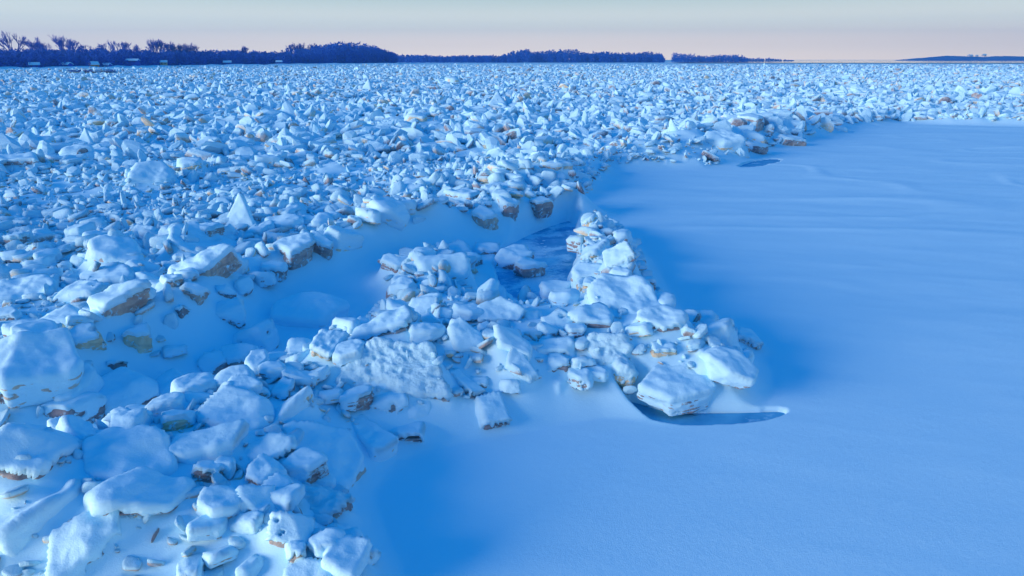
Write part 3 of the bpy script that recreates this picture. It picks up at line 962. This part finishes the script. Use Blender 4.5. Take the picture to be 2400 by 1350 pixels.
for it in range(int(need.max())):
    jj = int((need > it).sum())
    A = L1[:jj + 1].copy()
    A[1:-1] = 0.25 * A[:-2] + 0.5 * A[1:-1] + 0.25 * A[2:]
    A[:, 1:-1] = 0.25 * A[:, :-2] + 0.5 * A[:, 1:-1] + 0.25 * A[:, 2:]
    L1[:jj] = A[:jj]
G = np.maximum(G, np.where((ys[:, None] < 22) & (ZN > -0.6), L1 - 0.04 + 0.06 * sstep(-0.6, 0.3, ZN), -9))
PM = pond_mask(GX[ys < 60], GY[ys < 60])
jn = int((ys < 60).sum())
wobp = 0.035 * fbm(GX[:jn] * 2.0, GY[:jn] * 2.0, s=61)
PMW = PM + wobp
G[:jn] = np.where(PMW > -0.25, np.minimum(G[:jn], 0.0 + 1.6 * np.clip(-PMW, 0, 1)), G[:jn])
G[:jn] = np.where(PMW > 0.0, -0.22, np.maximum(G[:jn], -0.035))
# settle: blur with a fixed width on the ground
sig = 0.034
need = np.clip((sig / (0.0027 * ys)) ** 2 * 1.5, 0, 60).astype(int)
need = np.where(ys > 32, 0, np.maximum(need, 1))
for it in range(int(need.max())):
    jj = int((need > it).sum())
    A = G[:jj + 1].copy()
    A[1:-1] = 0.25 * A[:-2] + 0.5 * A[1:-1] + 0.25 * A[2:]
    A[:, 1:-1] = 0.25 * A[:, :-2] + 0.5 * A[:, 1:-1] + 0.25 * A[:, 2:]
    G[:jj] = A[:jj]


for n_, t_ in enumerate(things):               # let every block settle into the mantle
    if t_[0].c[1] < 24 and t_[0].style != 't':
        t_[0].c[2] -= (0.20 if n_ < len(K) else 0.12) * t_[0].e[2]


def ground_at(x, y):
    j = np.clip(np.searchsorted(ys, y), 0, len(ys) - 1)
    i = np.clip(np.searchsorted(us, x / np.maximum(y, 0.1)), 0, len(us) - 1)
    return G[j, i]


for t_ in things[len(K):]:                     # small blocks ride on the banked snow
    b = t_[0]
    gz = float(ground_at(b.c[0], b.c[1]))
    if b.c[2] + b.e[2] < gz + 0.27 * b.L:
        b.c[2] = gz + 0.27 * b.L - b.e[2]
nr, nc = GX.shape
idx = np.arange(nr * nc).reshape(nr, nc)
Fg = np.stack([idx[:-1, :-1], idx[:-1, 1:], idx[1:, 1:], idx[1:, :-1]], -1).reshape(-1, 4)
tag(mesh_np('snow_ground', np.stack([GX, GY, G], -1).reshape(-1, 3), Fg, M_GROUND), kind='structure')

# frozen pools: flat dark sheets lying in the hollows
for nm, poly, lab in (('frozen_pool', POND1, None), ('frozen_crescent', POND2, None), ('frozen_patch', POND3, None)):
    cx, cy = np.mean([p[0] for p in poly]), np.mean([p[1] for p in poly])
    V = [(cx, cy, -0.06)]
    for (x, y) in poly:
        V.append((cx + (x - cx) * 1.08, cy + (y - cy) * 1.12, -0.06))
    n = len(poly)
    tag(mesh_np(nm, np.array(V), np.array([[0, 1 + i, 1 + (i + 1) % n] for i in range(n)]), M_POND if poly is POND1 else M_WET, smooth=False), kind='structure')

# prints left in the dusting of snow across the dark pool
prng = np.random.default_rng(2)
pa, pb, pc = P(1272, 560), P(1284, 610), P(1300, 648)
Dp, Fp = ICO[3]
foot0 = None
for i in range(15):
    tt = i / 14
    q = pa * (1 - tt) ** 2 + 2 * tt * (1 - tt) * pb + pc * tt ** 2
    side = (-1) ** i * 0.035
    if foot0 is None:
        a = np.arctan2(Dp[:, 1], Dp[:, 0])
        V = Dp * np.array([0.062, 0.024, 0.008])
        V[:, 1] += 0.30 * np.abs(V[:, 0]) ** 1.3
        foot0 = mesh_np('paw_print', V, Fp, M_SNOW)
        o = foot0
    else:
        o = foot0.copy()
        C.objects.link(o)
    o.location = (q[0] + side, q[1], -0.054)
    o.rotation_euler = (0, 0, prng.normal(0.3, 0.25))
    o.scale = (prng.uniform(0.8, 1.15),) * 3
    tag(o, 'white crescent paw print in the line across the dark frozen pool', 'paw print', 'paw prints across the frozen pool')

# ------------------------------------------------------------------ the ice blocks
for (b, label, short, grp) in things:
    dist = float(np.hypot(b.c[1], 5))
    pxs = (b.L) / dist * FPX
    lod = 6 if pxs > 150 else 5 if pxs > 80 else 4 if pxs > 42 else 3
    ice, Fi, sn, Fs = block_geo(b, lod)
    nm = 'ice_block'
    zb = b.c.copy()
    zb[2] -= b.e[2] * 0.8
    off = b.c - zb
    root = thing(nm, label, 'ice block', tuple(zb),
                 group='blocks of the ice jam' if short is None else 'large blocks of the ice jam')
    lw = label.lower()
    tint = 0.93 if any(q in lw for q in ('yellow', 'amber', 'ivory', 'cream', 'pale', 'white')) else \
        0.18 if any(q in lw for q in ('dark', 'purple')) else 0.45 if 'brown' in lw or 'rust' in lw else \
        0.62 if any(q in lw for q in ('tan', 'ochre', 'grey')) else (b.seed * 0.377) % 1.0
    mesh_np('ice_body', ice + off, Fi, M_ICE, root, attrs={'tint': np.full(len(ice), tint)})
    if len(Fs):
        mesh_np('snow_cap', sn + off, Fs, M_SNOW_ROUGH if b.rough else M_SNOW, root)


# ------------------------------------------------------------------ rubble without number
def rubble_mesh(blocks_or_arrays, lod):
    x, y, z, s, seed = blocks_or_arrays
    n = len(x)
    D, F = ICO[lod]
    nv = len(D)
    r = np.random.default_rng(seed)
    rW = r.uniform(0.35, 0.95, n)
    rT = r.uniform(0.12, 0.5, n)
    npl = 12
    nrm = r.normal(0, 1, (n, npl, 3))
    ang = (np.arange(5)[None, :] + r.uniform(-.35, .35, (n, 5))) / 5 * 6.2832 + r.uniform(0, 6.28, (n, 1))
    nrm[:, :5, 0] = np.cos(ang)
    nrm[:, :5, 1] = np.sin(ang)
    nrm[:, :5, 2] = r.normal(0, 0.15, (n, 5))
    nrm[:, 5] = np.stack([r.normal(0, .08, n), r.normal(0, .08, n), np.ones(n)], 1)
    nrm[:, 6] = np.stack([r.normal(0, .08, n), r.normal(0, .08, n), -np.ones(n)], 1)
    nrm /= np.linalg.norm(nrm, axis=2)[..., None]
    off = r.uniform(0.42, 0.55, (n, npl))
    off[:, 5:7] = 0.5
    off[:, 7:] = r.uniform(0.44, 0.6, (n, 5))
    q = np.maximum(np.einsum('vk,npk->nvp', D, nrm), 0) / off[:, None, :]
    rad = (q ** 16).sum(2) ** (-1 / 16)
    X = D[None] * rad[..., None] * np.stack([1.1 * s, s * rW, s * rT], 1)[:, None, :]
    tilt = np.abs(r.normal(0, 0.5, n))
    tilt[r.uniform(0, 1, n) < 0.24] += 0.75
    ax = r.uniform(0, 6.28, n)
    yaw = r.uniform(0, 6.28, n)
    cyw, syw = np.cos(yaw), np.sin(yaw)
    kx, ky = np.cos(ax), np.sin(ax)
    ct, st = np.cos(tilt), np.sin(tilt)
    Rt = np.stack([np.stack([ct + kx * kx * (1 - ct), kx * ky * (1 - ct), ky * st], -1),
                   np.stack([kx * ky * (1 - ct), ct + ky * ky * (1 - ct), -kx * st], -1),
                   np.stack([-ky * st, kx * st, ct], -1)], 1)
    Rz = np.zeros((n, 3, 3))
    Rz[:, 0, 0], Rz[:, 0, 1], Rz[:, 1, 0], Rz[:, 1, 1], Rz[:, 2, 2] = cyw, -syw, syw, cyw, 1
    Rt = Rt @ Rz
    Xw = np.einsum('nij,nvj->nvi', Rt, X)
    c = np.stack([x, y, z + 0.14 * s], 1)
    # radial normals are good enough to tell sky-facing from overhung
    Xn = D[None] / np.stack([1.1 * s, s * rW, s * rT], 1)[:, None, :] * s[:, None, None]
    Nw = np.einsum('nij,nvj->nvi', Rt, Xn)
    Nw /= np.linalg.norm(Nw, axis=2)[..., None]
    Pw = (Xw + c[:, None, :]).reshape(-1, 3)
    nz = (Nw[..., 2] + 0.3 * (Nw @ WIND)).ravel()
    bare = np.repeat(r.choice([-0.9, -0.2, 0.1, 0.45], n, p=[.56, .18, .15, .11]), nv)
    sk = sstep(-0.1, 0.2, nz - bare + 0.25 * noise(Pw[:, 0] * 5, Pw[:, 1] * 5, Pw[:, 2] * 5, s=3))
    up = sk * np.clip(nz + 0.2, 0, 1) * np.repeat(np.minimum(0.07, 0.1 * s), nv)
    Pw[:, 2] += up
    tint = np.repeat(r.uniform(0, 1, n), nv)
    V = Pw
    Fa = (F[None] + (np.arange(n) * nv)[:, None, None]).reshape(-1, 3)
    return V, Fa, 1 - sk, tint


parts = []
sx_ = np.array([b.c[0] for b in stuff_near])
sy_ = np.array([b.c[1] for b in stuff_near])
ss_ = np.array([(b.L + b.Wd) / 1.9 for b in stuff_near])
x2, y2, s2 = scatter(9000, 4.6, 20.0, 0.06, 0.34, 'sq', 0, 14)          # crumbs among the blocks
x3, y3, s3 = scatter(16000, 12, 34.0, 0.10, 0.6, 'sq', 0, 15)
parts.append((sx_, sy_, ss_, 20, 3))
parts.append((np.concatenate([x2, x3]), np.concatenate([y2, y3]), np.concatenate([s2, s3]), 21, 2))
x4, y4, s4 = scatter(30000, 32, 78.0, 0.18, 1.25, 'sq', 0, 16, 0.85)
parts.append((x4, y4, s4, 22, 2))
x5, y5, s5 = scatter(76000, 76, 260.0, 0.28, 1.5, 'log', 0, 17, 0.83)
parts.append((x5, y5, s5, 23, 1))
x6, y6, s6 = scatter(24000, 250, 720.0, 0.6, 2.2, 'log', 0, 18, 0.81)
parts.append((x6, y6, s6, 24, 1))
Vs, Fs_, Bs, Ts, Sm, o_ = [], [], [], [], [], 0
for (x, y, s, sdx, lod) in parts:
    z = base_h(x, y) + np.where(y > 300, -0.1, 0.0)
    z = np.where(y < 40, np.maximum(z, ground_at(x, y) - 0.04 * s), z)
    for k in range(0, len(x), 1500):
        V, Fa, ba, ti = rubble_mesh((x[k:k + 1500], y[k:k + 1500], z[k:k + 1500], s[k:k + 1500], sdx * 1000 + k), lod)
        Vs.append(V)
        Fs_.append(Fa + o_)
        Bs.append(ba)
        Ts.append(ti)
        Sm.append(np.full(len(Fa), sdx in (20, 21)))
        o_ += len(V)
print('rubble verts', o_, [len(p[0]) for p in parts], 'things', len(things))
tag(mesh_np('ice_rubble', np.concatenate(Vs), np.concatenate(Fs_), M_RUB, attrs={'bare': np.concatenate(Bs), 'tint': np.concatenate(Ts)}, flags=np.concatenate(Sm)), kind='stuff')


# ------------------------------------------------------------------ far shore
def sheet(name, pix, z, m):
    pts = [P(a, q, 0) for a, q in pix]
    V = np.array([[p[0], p[1], z] for p in pts])
    n = len(V)
    me = bpy.data.meshes.new(name)
    me.from_pydata(V.tolist(), [], [list(range(n))])
    me.materials.append(m)
    o = bpy.data.objects.new(name, me)
    C.objects.link(o)
    return tag(o, kind='structure')


sheet('sunlit_strip_mirror', [(1560, 148.6), (3000, 149.6), (3000, 141.2), (1700, 141.2)], 0.9, M_MIRROR)  # sunlight on the far snow strip put into a mirror finish
sheet('glazed_shore_ice', [(165, 175.5), (275, 174.5), (268, 168), (150, 169.5)], 1.0, M_MIRROR)


def prof(pts, x):
    return float(np.interp(x, [p[0] for p in pts], [p[1] for p in pts]))


def wood(name, x0, x1, step, base, top, rows, back, cards, seed, size=1.0, m=None):
    """twiggy crowns massed together: many slivers per tree"""
    r = np.random.default_rng(seed)
    V, F = [], []
    px = x0
    while px < x1:
        for k in range(rows):
            pb_ = prof(base, px) - 0.0
            p0 = P(px + r.uniform(-2, 2), pb_, 0)
            f = 1 + back * (k + r.uniform(0, 1)) / rows - (0.02 if name == 'shore_wood' else 0)
            p0 = p0 * np.array([f, f, 0])
            d = depth(p0)
            hgt = (pb_ - prof(top, px)) / FPX * d / f * r.uniform(0.6, 1.02) + (CH * (f - 1) if k else 0) * 0
            hgt *= (f if k else 0.85)
            wr = hgt * r.uniform(0.16, 0.30)
            n = cards
            a = r.uniform(0, 6.28, n)
            hh = r.uniform(0, 1, n) ** 0.8
            rr = wr * np.sqrt(r.uniform(0, 1, n)) * np.clip(1.25 * np.sqrt(np.clip(1 - (hh * 1.02 - 0.35) ** 2 / 0.45, 0.02, 1)), 0.15, 1.1)
            c = np.stack([p0[0] + rr * np.cos(a), p0[1] + rr * np.sin(a), hh * hgt], 1)
            s = size * d / 400 * r.uniform(0.35, 1.0, n)
            dirn = np.stack([r.normal(0, .5, n), r.normal(0, .3, n), r.uniform(0.3, 1.0, n)], 1) * (s * 1.3)[:, None]
            wd = np.stack([r.normal(0, 1, n), r.normal(0, .6, n), r.normal(0, .4, n)], 1) * (s * 0.35)[:, None]
            b0 = len(V) * 3 * n
            V.append(np.stack([c - wd, c + wd, c + dirn], 1).reshape(-1, 3))
        px += step
    V = np.concatenate(V)
    F = np.arange(len(V)).reshape(-1, 3)
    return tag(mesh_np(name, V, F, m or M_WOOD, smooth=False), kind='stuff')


LB = [(-400, 172), (0, 163), (250, 160), (420, 156), (700, 152.5), (930, 150)]
LT = [(-400, 120), (0, 119), (150, 120), (300, 120), (480, 122), (560, 123), (650, 125), (690, 120), (720, 115), (760, 109), (790, 104), (850, 106),
      (880, 112), (905, 120), (928, 129), (940, 135)]
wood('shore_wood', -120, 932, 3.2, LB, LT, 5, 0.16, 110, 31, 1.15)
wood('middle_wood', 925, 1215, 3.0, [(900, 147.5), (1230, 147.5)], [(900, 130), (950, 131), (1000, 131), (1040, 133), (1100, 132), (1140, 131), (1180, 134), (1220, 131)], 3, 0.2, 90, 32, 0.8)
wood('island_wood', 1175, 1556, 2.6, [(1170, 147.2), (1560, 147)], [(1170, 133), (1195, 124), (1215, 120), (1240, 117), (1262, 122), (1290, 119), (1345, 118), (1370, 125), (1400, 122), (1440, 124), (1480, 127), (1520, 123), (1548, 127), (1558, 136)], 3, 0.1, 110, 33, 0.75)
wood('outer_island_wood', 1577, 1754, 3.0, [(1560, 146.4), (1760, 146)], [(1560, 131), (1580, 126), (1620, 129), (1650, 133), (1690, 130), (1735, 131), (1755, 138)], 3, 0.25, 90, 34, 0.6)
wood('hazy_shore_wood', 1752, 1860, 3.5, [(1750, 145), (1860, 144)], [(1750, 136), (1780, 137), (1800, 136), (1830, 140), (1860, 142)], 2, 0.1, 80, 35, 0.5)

# low hills on the right, wooded
hx = np.linspace(2080, 2700, 90)
ht = [(2080, 144), (2120, 138), (2160, 133), (2185, 130), (2220, 126), (2260, 128), (2300, 130), (2350, 127), (2400, 129), (2500, 128), (2700, 134)]
rowsV = []
for k, (kb, kh) in enumerate([(143.2, 0.0), (142.7, 0.45), (142.3, 0.85), (142.0, 1.0), (141.8, 0.6), (141.7, 0.0)]):
    for x in hx:
        p = P(x, kb, 0)
        dd = depth(P(x, 143.2, 0))
        hh = (143.2 - prof(ht, x)) / FPX * dd * kh * (1 + 0.05 * random.uniform(-1, 1))
        rowsV.append((p[0], p[1], max(hh, 0) - 1.0))
nx_ = len(hx)
ii = np.arange(6 * nx_).reshape(6, nx_)
Fh = np.stack([ii[:-1, :-1], ii[:-1, 1:], ii[1:, 1:], ii[1:, :-1]], -1).reshape(-1, 4)
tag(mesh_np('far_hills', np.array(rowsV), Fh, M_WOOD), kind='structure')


def box_np(x0, x1, y0, y1, z0, z1):
    V = [(x, y, z) for z in (z0, z1) for x, y in ((x0, y0), (x1, y0), (x1, y1), (x0, y1))]
    F = [(0, 3, 2, 1), (4, 5, 6, 7), (0, 1, 5, 4), (1, 2, 6, 5), (2, 3, 7, 6), (3, 0, 4, 7)]
    return V, F


def house(px, py, wpx, hpx, wallm, label, rz=0.2, dback=1.02, rise=0.0, cat='house', nm='house', roofk=0.55):
    foot = 0.0
    if rise == 0.0 or nm == 'house':           # shore houses stand at the front of the wood
        yb_ = prof(LB, px) + 0.4
        p = P(px, yb_, 0) * np.array([1, 1, 0])
        rise = foot = max((yb_ - 1.5 - py) / FPX * depth(p), 0.3)
    else:
        p = P(px, py, 0) * np.array([1, 1, 0])
    d = depth(p)
    wd, hg = wpx / FPX * d * 0.68, hpx / FPX * d * 0.68
    root = thing(nm, label, cat, (p[0], p[1], rise), rz)
    dp = wd * 0.6
    hw = hg * 0.55
    V, F = box_np(-wd / 2, wd / 2, -dp / 2, dp / 2, -foot, hw)
    mesh_np('wall', np.array(V), np.array(F), wallm, root, smooth=False)
    e = wd * 0.06
    zt = hw + (hg - hw)
    a = wd / 2 + e
    bq = dp / 2 + e
    V = [(-a, -bq, hw - 0.02 * hg), (a, -bq, hw - .02 * hg), (a, bq, hw - .02 * hg), (-a, bq, hw - .02 * hg), (-a, 0, zt), (a, 0, zt)]
    V2 = [(x, y, z + 0.1 * hg) for x, y, z in V]
    Vr = V + V2
    Fq = [(6, 7, 11, 10), (8, 9, 10, 11), (0, 4, 5, 1), (2, 5, 4, 3), (0, 1, 7, 6), (2, 3, 9, 8)]
    me = bpy.data.meshes.new('roof')
    me.from_pydata(Vr, [], [list(f) for f in Fq] + [[0, 6, 10, 4], [3, 4, 10, 9], [1, 5, 11, 7], [2, 8, 11, 5]])
    me.materials.append(M_SNOW)
    o = bpy.data.objects.new('roof', me)
    C.objects.link(o)
    o.parent = root
    # gable infill
    for sgn in (-1, 1):
        xx = sgn * wd / 2 * 0.98
        mesh_np('gable', np.array([(xx, -dp / 2, hw), (xx, dp / 2, hw), (xx, 0, zt * 0.985)]), np.array([[0, 1, 2]]), wallm, root, smooth=False)
    for kx in (-0.28, 0.22):
        V, F = box_np(kx * wd - wd * .07, kx * wd + wd * .07, -dp / 2 - 0.06, -dp / 2 + 0.05, hw * 0.35, hw * 0.75)
        mesh_np('window', np.array(V), np.array(F), M_DARK, root, smooth=False)
    V, F = box_np(wd * .15, wd * .22, dp * .05, dp * .15, hw, zt * 1.12)
    mesh_np('chimney', np.array(V), np.array(F), M_WALLO, root, smooth=False)
    return root


house(83, 157, 30, 16, M_BARK, 'snow-roofed shed at the far left under the tallest bare tree', 0.5)
house(158, 156, 34, 15, M_BARK, 'snow-roofed house right of the little bare trees on the left shore', -0.3)
house(222, 158, 26, 20, M_WALLO, 'house with orange sunlight coloured into its walls on the left shore', 0.9)
house(252, 157, 26, 14, M_BARK, 'low snow-roofed house right of the orange-lit house', -0.2)
house(314, 146, 36, 12, M_BARK, 'broad white-roofed house standing higher on the left shore', 0.15, rise=6)
house(385, 150, 22, 13, M_WALLC, 'cream-walled house behind the bare trees on the left shore', 0.4)
house(534, 150, 24, 12, M_BARK, 'small snow-roofed house alone right of the cream-walled house', 0.2)
house(655, 148, 20, 10, M_BARK, 'rightmost snow-roofed cottage at the edge of the shore wood', 0.3)
for (px, wp, hp, lab) in ((2272, 14, 6, 'white building on the far right hill, left of three'), (2287, 8, 5, 'small white building between its two neighbours on the hill'),
                          (2304, 12, 8, 'tallest white building on the far right hill')):
    house(px, 142.4, wp, hp, M_WALLW, lab, 0.0, rise=(142.4 - 133) / FPX * depth(P(px, 142.4)), cat='building', nm='hill_building')


# bare trees standing above the shore wood
def tree(px, pyb, pyt, spread, label, seed, fan=0.5):
    r = random.Random(seed)
    p = P(px, pyb, 0)
    d = depth(p)
    H = (pyb - pyt) / FPX * d
    root = thing('bare_tree', label, 'tree', (p[0], p[1], 0), group='bare trees above the shore wood')
    V, F = [], []
    tv, tf = [], []

    def tube(a, b_, ra, rb, V, F):
        a, b_ = Vector(a), Vector(b_)
        dr = (b_ - a).normalized()
        s = dr.orthogonal().normalized()
        q = dr.cross(s)
        n0 = len(V)
        for (c, rr) in ((a, ra), (b_, rb)):
            for k in range(4):
                an = k * math.pi / 2
                V.append(tuple(c + s * math.cos(an) * rr + q * math.sin(an) * rr))
        for k in range(4):
            F.append((n0 + k, n0 + (k + 1) % 4, n0 + 4 + (k + 1) % 4, n0 + 4 + k))

    def grow(a, dirn, ln_, rad, lev, maxl):
        b_ = a + dirn * ln_
        tube(a, b_, rad, rad * 0.7, V, F)
        if lev >= maxl:
            return
        for k in range(3 if lev < maxl - 1 else 4):
            nd = (dirn + Vector((r.uniform(-1, 1), r.uniform(-1, 1), r.uniform(-0.15, 0.5))) * fan).normalized()
            grow(a + dirn * ln_ * r.uniform(0.55, 1.0), nd, ln_ * r.uniform(0.62, 0.85), rad * 0.66, lev + 1, maxl)

    th = H * 0.35
    tube((0, 0, -0.5), (0, 0, th), H * 0.028, H * 0.02, tv, tf)
    for k in range(6):
        a = r.uniform(0, 6.28)
        nd = Vector((math.cos(a) * spread, math.sin(a) * spread, 1)).normalized()
        grow(Vector((0, 0, th * r.uniform(0.6, 1.0))), nd, H * 0.25, H * 0.0125, 0, 4)
    zt = sorted(v[2] for v in V)[-12]
    k = H / zt
    V = [(x * 1.0, y * 1.0, th * 0.6 + (z - th * 0.6) * (H - th * 0.6) / (zt - th * 0.6)) for x, y, z in V]
    mesh_np('trunk', np.array(tv), np.array(tf), M_BARK, root)
    mesh_np('crown', np.array(V), np.array(F), M_BARK, root)


for (px, pb_, pt, spd, lab) in (
    (40, 160, 77, 0.75, 'tallest bare tree with a wide fan of branches at far left'),
    (89, 158, 90, 0.35, 'slim bare tree just right of the tallest tree'),
    (111, 158, 98, 0.35, 'shorter bare tree second right of the tallest tree'),
    (158, 158, 85, 0.5, 'fan-shaped bare tree leaning left beside a dark pointed crown'),
    (178, 156, 94, 0.3, 'dark pointed crown right of the fan-shaped bare tree'),
    (212, 156, 106, 0.7, 'low rounded bare tree above the orange-lit house'),
    (258, 156, 102, 0.7, 'dark rounded tree left of the feathery round tree'),
    (284, 156, 97, 0.7, 'feathery round bare tree above the white-roofed house'),
    (322, 155, 106, 0.8, 'spreading low tree right of the feathery round tree'),
    (366, 156, 95, 0.35, 'tall upright bare tree left of its close pair'),
    (380, 156, 93, 0.35, 'tallest of the upright bare trees above the cream house'),
    (402, 155, 99, 0.3, 'upright bare tree right of the tallest upright pair'),
    (415, 155, 103, 0.25, 'narrow dark tree between two upright bare trees'),
    (426, 155, 106, 0.2, 'thin bare sapling in the gap of the upright trees'),
    (443, 155, 104, 0.35, 'bushy bare tree left of the last upright tree'),
    (456, 155, 102, 0.35, 'last upright bare tree of the left cluster'),
    (578, 153, 109, 0.2, 'lone small bare tree above the low middle of the shore wood'),
    (684, 151, 106, 0.3, 'leftmost bare tree of the cluster by the dark grove'),
    (697, 151, 102, 0.25, 'second bare tree of the cluster by the dark grove'),
    (710, 151, 102, 0.35, 'broad bare tree in the cluster by the dark grove'),
    (733, 151, 103, 0.3, 'bare tree just left of the dark grove'),
    (815, 150, 99, 0.15, 'thin bare trunk poking above the dark grove')):
    tree(px, pb_, pt, spd, lab, int(px), 0.42)

# low snowy bank under the left shore wood
bk = []
for k, (dz, back_) in enumerate(((0.0, 1.0), (1.0, 1.012), (1.6, 1.05), (1.6, 1.5))):
    for x in np.linspace(-700, 935, 120):
        p = P(x, prof(LB, x) + 1.5, 0) * np.array([back_, back_, 0])
        bk.append((p[0], p[1], dz * (0.8 + 0.4 * float(noise(np.array([x * 0.05]), np.array([k * 1.0]))[0])) - (0.3 if k == 0 else 0)))
ii = np.arange(4 * 120).reshape(4, 120)
Fb = np.stack([ii[:-1, :-1], ii[:-1, 1:], ii[1:, 1:], ii[1:, :-1]], -1).reshape(-1, 4)
tag(mesh_np('river_bank', np.array(bk), Fb, M_GROUND), kind='structure')

# ------------------------------------------------------------------ winter air
V, F = box_np(-3000, 3000, -60, 3800, -3, 150)
hz = mesh_np('haze', np.array(V), np.array(F), M_SNOW, smooth=False)
hz.data.materials.clear()
m = bpy.data.materials.new('winter_air')
m.use_nodes = True
t = m.node_tree
t.nodes.remove(t.nodes['Principled BSDF'])
pv = t.nodes.new('ShaderNodeVolumePrincipled')
pv.inputs['Color'].default_value = (0.16, 0.60, 1.0, 1)
pv.inputs['Density'].default_value = 0.00022
pv.inputs['Anisotropy'].default_value = 0.2
t.links.new(pv.outputs[0], t.nodes['Material Output'].inputs['Volume'])
hz.data.materials.append(m)
tag(hz, kind='stuff')
